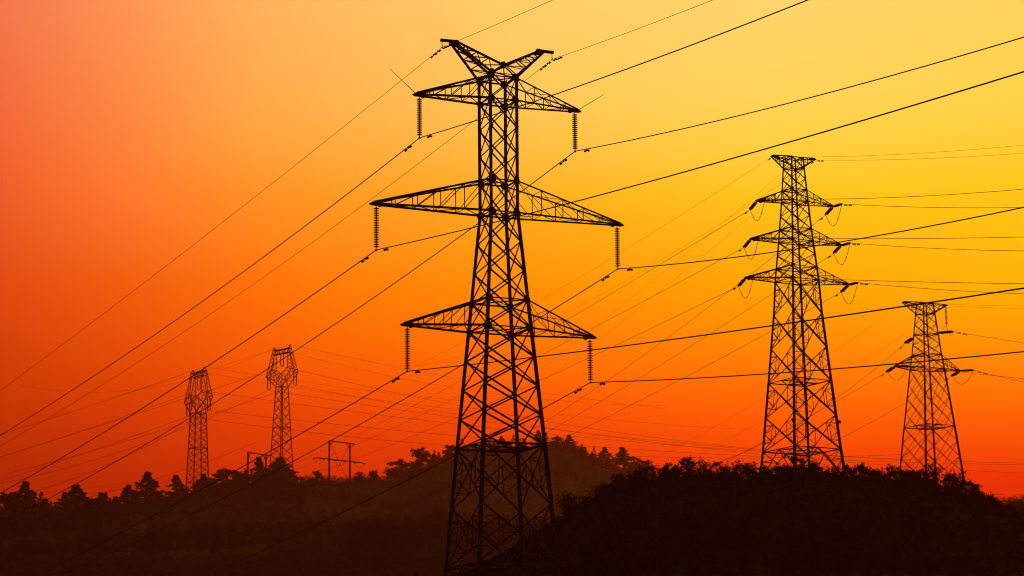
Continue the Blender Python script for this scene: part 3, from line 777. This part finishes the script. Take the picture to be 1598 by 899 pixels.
# ================================================================== trees
def leaf_quads(centres, size, per, spread, flat=1.0, rng=RNG):
    n = len(centres); C = np.repeat(centres, per, 0); N_ = len(C)
    C = C + rng.normal(size=(N_, 3))*spread*np.array([1, 1, flat])
    u = rng.normal(size=(N_, 3)); u /= np.linalg.norm(u, axis=1)[:, None]
    w = np.cross(u, rng.normal(size=(N_, 3))); w /= np.linalg.norm(w, axis=1)[:, None]
    s = size*(0.6+0.8*rng.random((N_, 1)))
    a, b = u*s, w*s*0.55
    return np.stack([C-a, C-b, C+a*1.1, C+b], 1)
def make_tree(kind, H, seed):
    """returns trunk MB and leaf quads, for a tree of height H"""
    rng = np.random.default_rng(seed); m = MB(); cs = []
    lean = rng.normal(size=2)*0.03*H
    top = np.array([lean[0], lean[1], H*0.95]); m.tube((0, 0, -0.6), top*0.5, H*0.022, H*0.014, 7); m.tube(top*0.5, top, H*0.014, H*0.004, 6)
    if kind == 'pine':                                  # tiered, uneven whorls
        nt_ = rng.integers(15, 18)
        for i in range(nt_):
            t = 0.03+0.95*i/(nt_-1); r = H*0.40*min(1.0, 1.25*(1-((t-0.03)/0.97))**1.1)*(0.72+0.45*rng.random())+H*0.004
            for k in range(rng.integers(5, 9)):
                a = rng.random()*6.28; e = np.array([math.cos(a)*r, math.sin(a)*r, H*t*0.99+r*0.10]) + np.array([lean[0]*t, lean[1]*t, 0])
                b = np.array([lean[0]*t, lean[1]*t, H*t-r*0.1]); m.tube(b, e, H*0.006, H*0.002, 4)
                for s in (0.45, 0.75, 1.0): cs.append(lerp(b, e, s)+rng.normal(size=3)*H*0.012)
        L_ = leaf_quads(np.array(cs), H*0.016, 40, H*0.016, 0.9, rng)
    elif kind == 'round':
        for i in range(rng.integers(30, 36)):
            a = rng.random()*6.28; el = rng.random(); r = H*0.36*math.sqrt(rng.random())*(1-0.70*el**2.0)
            c = np.array([math.cos(a)*r, math.sin(a)*r, H*(0.03+0.88*el)])
            m.tube(top*(0.35+0.2*rng.random()), c, H*0.008, H*0.002, 4)
            for k in range(8): cs.append(c+rng.normal(size=3)*H*0.055)
        L_ = leaf_quads(np.array(cs), H*0.018, 42, H*0.026, 0.8, rng)
    elif kind == 'shrub':                               # broad, many stems
        for i in range(rng.integers(13, 18)):
            a = rng.random()*6.28; r = H*0.62*math.sqrt(rng.random()); z = H*(0.30+0.62*rng.random())*(1-0.45*(r/(H*0.62))**2)
            c = np.array([math.cos(a)*r, math.sin(a)*r, z]); m.tube((c[0]*0.15, c[1]*0.15, -0.2), c, H*0.012, H*0.004, 4)
            for k in range(7): cs.append(c+rng.normal(size=3)*H*0.085*np.array([1, 1, 0.8]))
        L_ = leaf_quads(np.array(cs), 0.085, 20, H*0.055, 0.8, rng)
    elif kind == 'twiggy':                              # open sprays of stems with few leaves
        for i in range(16):
            a = rng.random()*6.28; r = H*0.35*rng.random(); c = np.array([math.cos(a)*r, math.sin(a)*r, H*(0.7+0.3*rng.random())])
            m.tube((c[0]*0.2, c[1]*0.2, -0.2), c, 0.02, 0.008, 4)
            for s in (0.55, 0.7, 0.82, 0.92, 1.0): cs.append(lerp(np.array([0, 0, 0.0]), c, s)+rng.normal(size=3)*0.09)
        L_ = leaf_quads(np.array(cs), 0.07, 5, 0.10, 1.0, rng)
    return m, L_
protos = {}
def proto(kind, H, seed, mat):
    m, L_ = make_tree(kind, H, seed); me_t = bpy.data.meshes.new('trunk'); me_t.from_pydata(m.v, [], m.f); me_t.materials.append(M_BARK)
    me_c = quads_mesh('crown', L_); me_c.materials.append(mat); return me_t, me_c, H, L_
for i in range(4): protos['pine', i] = proto('pine', 8.0, 100+i, M_PINE)
for i in range(4): protos['round', i] = proto('round', 7.0, 200+i, M_LEAF)
for i in range(5): protos['shrub', i] = proto('shrub', 2.0, 300+i, M_LEAF)
for i in range(2): protos['twiggy', i] = proto('twiggy', 1.8, 400+i, M_LEAF)
def plant(key, x, y, H, name, label, cat, group, wide=1.0, sink=0.0):
    me_t, me_c, H0, _ = protos[key]; s = H/H0
    root = empty(name, (x, y, ground_z(x, y)-sink), random.random()*6.28); root.scale = (s*wide, s*wide, s); tag(root, label, cat, group)
    for nm, me in (('trunk', me_t), ('crown', me_c)):
        o = bpy.data.objects.new(nm, me); COL.objects.link(o); o.parent = root
def tree_at(px, row_top, kind, label, i, group, name, cat, near=False, wide=1.0, dback=0.0):
    Y = (D1+dback) if near else float(D3(px))+dback
    P = at(px, row_top, Y); H = P[2]-ground_z(P[0], P[1]); H = max(H, 1.0 if near else 3.0)
    n = {'pine': 4, 'round': 4, 'shrub': 5, 'twiggy': 2}[kind]
    plant((kind, i % n), P[0], P[1], H, name, label, cat, group, wide)
RIDGE = [  # column, row of the top, kind, width, what singles it out
 (12,776,'round',1.3,'rounded tree at the left edge of the ridge, beside the tall pine'),
 (38,758,'pine',1.05,'tall narrow pine near the left edge of the ridge, its bare trunk showing'),
 (68,784,'pine',1.2,'low tree filling the dip right of the tall leftmost pine'),
 (88,796,'round',1.4,'small bushy tree between the leftmost pine and the broad pine'),
 (118,762,'pine',1.5,'broad pine with stepped sides, fourth clump from the left edge'),
 (138,782,'round',1.2,'short tree leaning against the right side of the broad pine'),
 (160,774,'pine',1.4,'feathery tree standing alone between the broad pine and the pointed pine'),
 (182,780,'pine',1.3,'low pointed tree just left of the knobbly topped tree'),
 (200,763,'pine',1.1,'knobbly topped tree touching the left side of the pointed pine'),
 (229,743,'pine',1.15,'tallest pointed pine on the left ridge, well left of the cup pylons'),
 (250,786,'round',1.2,'low tree in the gap right of the tallest pointed pine'),
 (275,748,'pine',1.25,'bushy tree just left of the base of the farther left cup pylon'),
 (318,745,'pine',1.2,'dark pine in front of the right leg of the farther left cup pylon'),
 (350,736,'round',1.15,'rounded tree between the cup pylon and the half hidden pole frame'),
 (375,741,'round',1.2,'tree with a flat top just left of the half hidden pole frame'),
 (404,720,'pine',1.0,'slender open pine growing between the poles of the half hidden frame'),
 (432,719,'pine',1.5,'big dense pine covering the foot of the taller looking cup pylon'),
 (448,742,'round',1.2,'small tree at the right foot of the taller looking cup pylon'),
 (494,738,'round',1.0,'single round tree left of the clear twin pole frame'),
 (562,739,'round',1.2,'bush like tree right of the clear twin pole frame'),
 (582,738,'round',1.1,'low tree to the right of the pole frame, next to the dip'),
 (622,721,'round',1.25,'round leafy tree in front of the slope left of the largest pylon'),
 (655,703,'round',1.1,'tall knobbly tree with a split top left of the largest pylon'),
 (676,712,'round',1.1,'tree filling the right side of the split topped tree'),
 (704,698,'round',1.3,'tree directly behind the left leg of the largest pylon'),
 (784,684,'pine',1.2,'tree top seen between the middle legs of the largest pylon'),
 (742,700,'round',1.4,'broad tree behind the left face of the largest pylon'),
 (815,698,'round',1.4,'broad tree behind the right face of the largest pylon'),
 (842,675,'pine',0.9,'pointed tree directly behind the right leg of the largest pylon'),
 (868,684,'round',1.1,'tree right of the largest pylon, left of the two peaked tree'),
 (890,682,'pine',1.3,'two peaked tree standing right of the largest pylon at the top of the middle hill'),
 (908,704,'round',1.1,'tree on the downward slope right of the two peaked tree'),
 (925,711,'round',0.9,'small tree in the notch of the middle hill before the flat layered tree'),
 (944,701,'pine',1.25,'flat layered tree standing clear on the middle hill'),
 (974,701,'pine',1.35,'dense cone shaped tree at the right end of the middle hill'),
 (990,716,'round',1.2,'low tree where the middle hill meets the dark hill'),
 (1008,722,'round',1.0,'last faint tree of the middle hill above the dark slope')]
for i, (px, row, kind, wd, lab) in enumerate(RIDGE):
    tree_at(px, row-(5 if px < 480 else 3), kind, lab, i*3+1, 'trees on the far ridge', 'pine_tree' if kind == 'pine' else 'leafy_tree', 'tree', wide=wd*(1.45 if px < 480 else 1.3), dback=-6+random.random()*10)
CREST = [
 (886,771,'twiggy',1.5,'little open shrub standing out low on the left slope of the dark hill'),
 (893,779,'shrub',0.6,'small shrub right beside the open shrub on the left slope of the dark hill'),
 (918,775,'shrub',0.8,'small round shrub low on the left slope of the dark hill'),
 (945,755,'twiggy',1.4,'spiky shrub halfway up the left slope of the dark hill'),
 (968,741,'shrub',1.1,'broad shrub near the top of the left slope of the dark hill'),
 (988,733,'shrub',1.2,'rounded shrub where the dark hill first levels off'),
 (1006,728,'twiggy',1.6,'see through twiggy shrub left of the upright bush'),
 (1030,729,'twiggy',1.8,'twiggy shrub in the dip left of the upright bush'),
 (1048,723,'shrub',0.8,'narrow upright bush left of the tallest bush on the dark hill'),
 (1070,717,'shrub',1.25,'tallest bushy clump left of the hilltop pylon'),
 (1098,719,'twiggy',1.0,'upright sprig of a bush right of the tallest bushy clump'),
 (1118,723,'shrub',1.3,'wide flat topped bush midway between the tallest clump and the hilltop pylon'),
 (1146,725,'twiggy',2.2,'thin see through shrub just left of the hilltop pylon'),
 (1166,722,'twiggy',2.2,'wispy shrub touching the left leg of the hilltop pylon'),
 (1190,730,'shrub',1.2,'low bush at the left foot of the hilltop pylon'),
 (1212,724,'shrub',1.1,'bush in front of the left face of the hilltop pylon'),
 (1243,714,'shrub',1.15,'domed bush in front of the middle of the hilltop pylon'),
 (1272,719,'shrub',1.1,'bush in front of the right face of the hilltop pylon'),
 (1298,728,'twiggy',1.5,'thin bush at the right foot of the hilltop pylon'),
 (1322,728,'shrub',1.0,'tufted bush just right of the hilltop pylon'),
 (1349,721,'shrub',1.05,'bush with a raised sprig midway between the two right pylons'),
 (1372,735,'twiggy',1.6,'loose low shrub midway between the two right pylons'),
 (1393,725,'shrub',1.1,'bush left of the small pylon at the right'),
 (1413,731,'shrub',1.1,'bush covering the left foot of the small pylon'),
 (1438,735,'shrub',1.2,'bush in front of the middle of the small pylon'),
 (1456,726,'twiggy',1.2,'layered sprig sticking up in front of the small pylon'),
 (1474,748,'shrub',1.2,'leafy bush in front of the right face of the small pylon'),
 (1484,741,'round',1.0,'open leafy tree with gaps, in front of the right foot of the small pylon'),
 (1520,757,'round',1.15,'second open leafy tree, lower down the right slope of the dark hill'),
 (1545,774,'round',1.1,'third open leafy tree, near the bottom of the right slope'),
 (1492,738,'twiggy',1.4,'loose tall spray at the right foot of the small pylon'),
 (1508,752,'shrub',1.1,'open leafy bush just right of the small pylon'),
 (1530,770,'shrub',1.15,'rounded bush on the right slope of the dark hill'),
 (1552,782,'shrub',1.1,'bush low on the right slope of the dark hill'),
 (1572,796,'shrub',1.2,'lowest bush on the right slope of the dark hill, near the picture edge')]
for i, (px, row, kind, wd, lab) in enumerate(CREST):
    tree_at(px, row-2, kind, lab, i*2+1, 'shrubs on the crest of the dark hill', 'leafy_tree' if kind == 'round' else 'shrub', 'tree' if kind == 'round' else 'shrub', near=True, wide=wd*(1.0 if kind == 'round' else 0.85), dback=random.random()*5-2)
P = at(676, 886, 168); 
plant(('shrub', 2), P[0], 168, 2.4, 'shrub', 'small dark shrub at the bottom edge beside the left leg of the largest pylon', 'shrub', None)
P = at(1588, 790, 640)
plant(('round', 1), P[0], 640, 6, 'leafy_tree', 'hazy tree at the far right edge beyond the dark hill', 'tree', 'trees on the far ridge')

# ------------------------------------------------------------------ scrub and woodland too dense to count
def cover(name, label, n, sample, src_keys, size_rng, cap, mat, zscale=1.0):
    out_ = []
    X, Y = sample(n)
    Z = terrain(X, Y)
    for x, y, z in zip(X, Y, Z):
        L_ = protos[src_keys[RNG.integers(len(src_keys))]][3]; H0 = protos[src_keys[0]][2]
        idx = RNG.integers(0, len(L_), cap); s = size_rng[0]+(size_rng[1]-size_rng[0])*RNG.random()
        a = RNG.random()*6.28; c, sn = math.cos(a), math.sin(a)
        Q = L_[idx]; cen = Q.mean(1, keepdims=True); loc = Q-cen
        R = np.array([[c, -sn, 0], [sn, c, 0], [0, 0, 1]])
        V = (cen@R.T)*np.array([s, s, s*zscale])+loc@R.T*max(1.0, s*0.9) + np.array([x, y, z-0.1])
        out_.append(V)
    V = np.concatenate(out_); o = link(name, quads_mesh(name, V), mat); tag(o, label, None, kind='stuff'); return o
def near_slope(n):
    px = RNG.uniform(690, 1660, n); y = D1-36*RNG.random(n)**1.1+RNG.random(n)*6
    y[:n//3] = D1-4+RNG.random(n//3)*10
    return (px-CX)/F_PX*y*1.019, y
cover('hillside_scrub', 'dense dark scrub covering the near hill', 1500, near_slope, [('shrub', i) for i in range(5)], (0.22, 0.52), 260, M_LEAF)
def near_sprigs(n):
    px = RNG.uniform(880, 1600, n); y = D1-3+RNG.random(n)*6
    return (px-CX)/F_PX*y*1.019, y
cover('tall_grass', 'thin grasses and sprigs along the top of the dark hill', 170, near_sprigs, [('twiggy', 0), ('twiggy', 1)], (0.45, 0.95), 110, M_LEAF)
def mid_slope(n):
    px = RNG.uniform(540, 1100, n); y = D2-50*RNG.random(n)
    return (px-CX)/F_PX*y*1.019, y
cover('valley_woodland', 'hazy wood on the low middle ridge', 500, mid_slope, [('round', i) for i in range(4)], (0.35, 0.6), 150, M_LEAF)
def far_slope(n):
    px = np.concatenate([RNG.uniform(-60, 1120, n*9//10), RNG.uniform(1480, 1700, n-n*9//10)]); d = D3(px)
    near = np.where(px < 620, np.minimum(430, d-120), np.minimum(d-130, D2+30))
    y = d-(d-near)*RNG.random(n)**1.15+3; y[::3] = d[::3]+RNG.random(len(y[::3]))*10-5
    return (px-CX)/F_PX*y*1.019, y
cover('ridge_woodland', 'hazy wood covering the far ridge', 9000, far_slope, [('round', i) for i in range(4)], (0.28, 0.62), 90, M_LEAF)
def tree_line(n):
    k = n*2//3; px = np.concatenate([RNG.uniform(-30, 478, k), RNG.uniform(636, 1010, n-k)]); d = D3(px)
    return (px-CX)/F_PX*d*1.019, d-12+RNG.random(n)*12
cover('ridge_tree_line', 'closed row of hazy trees merging along the top of the far ridge', 130, tree_line, [('round', i) for i in range(4)]+[('pine', i) for i in range(4)], (0.45, 0.98), 1900, M_LEAF)

# ------------------------------------------------------------------ haze
hz_ = MB(); hz_.v = [(x, y, z) for z in (-4, 190) for (x, y) in ((-800, -140), (800, -140), (800, 1850), (-800, 1850))]
hz_.f = [(3, 2, 1, 0), (4, 5, 6, 7), (0, 1, 5, 4), (1, 2, 6, 5), (2, 3, 7, 6), (3, 0, 4, 7)]
mh = bpy.data.materials.new('evening_haze'); mh.use_nodes = True; t = mh.node_tree; t.nodes.clear()
o_ = t.nodes.new('ShaderNodeOutputMaterial'); v_ = t.nodes.new('ShaderNodeVolumePrincipled'); t.links.new(v_.outputs[0], o_.inputs['Volume'])
v_.inputs['Density'].default_value = HAZE_DENSITY; v_.inputs['Color'].default_value = HAZE_COLOR; v_.inputs['Anisotropy'].default_value = HAZE_G
tag(hz_.build('haze', mh), 'thin warm evening haze', None, kind='stuff')
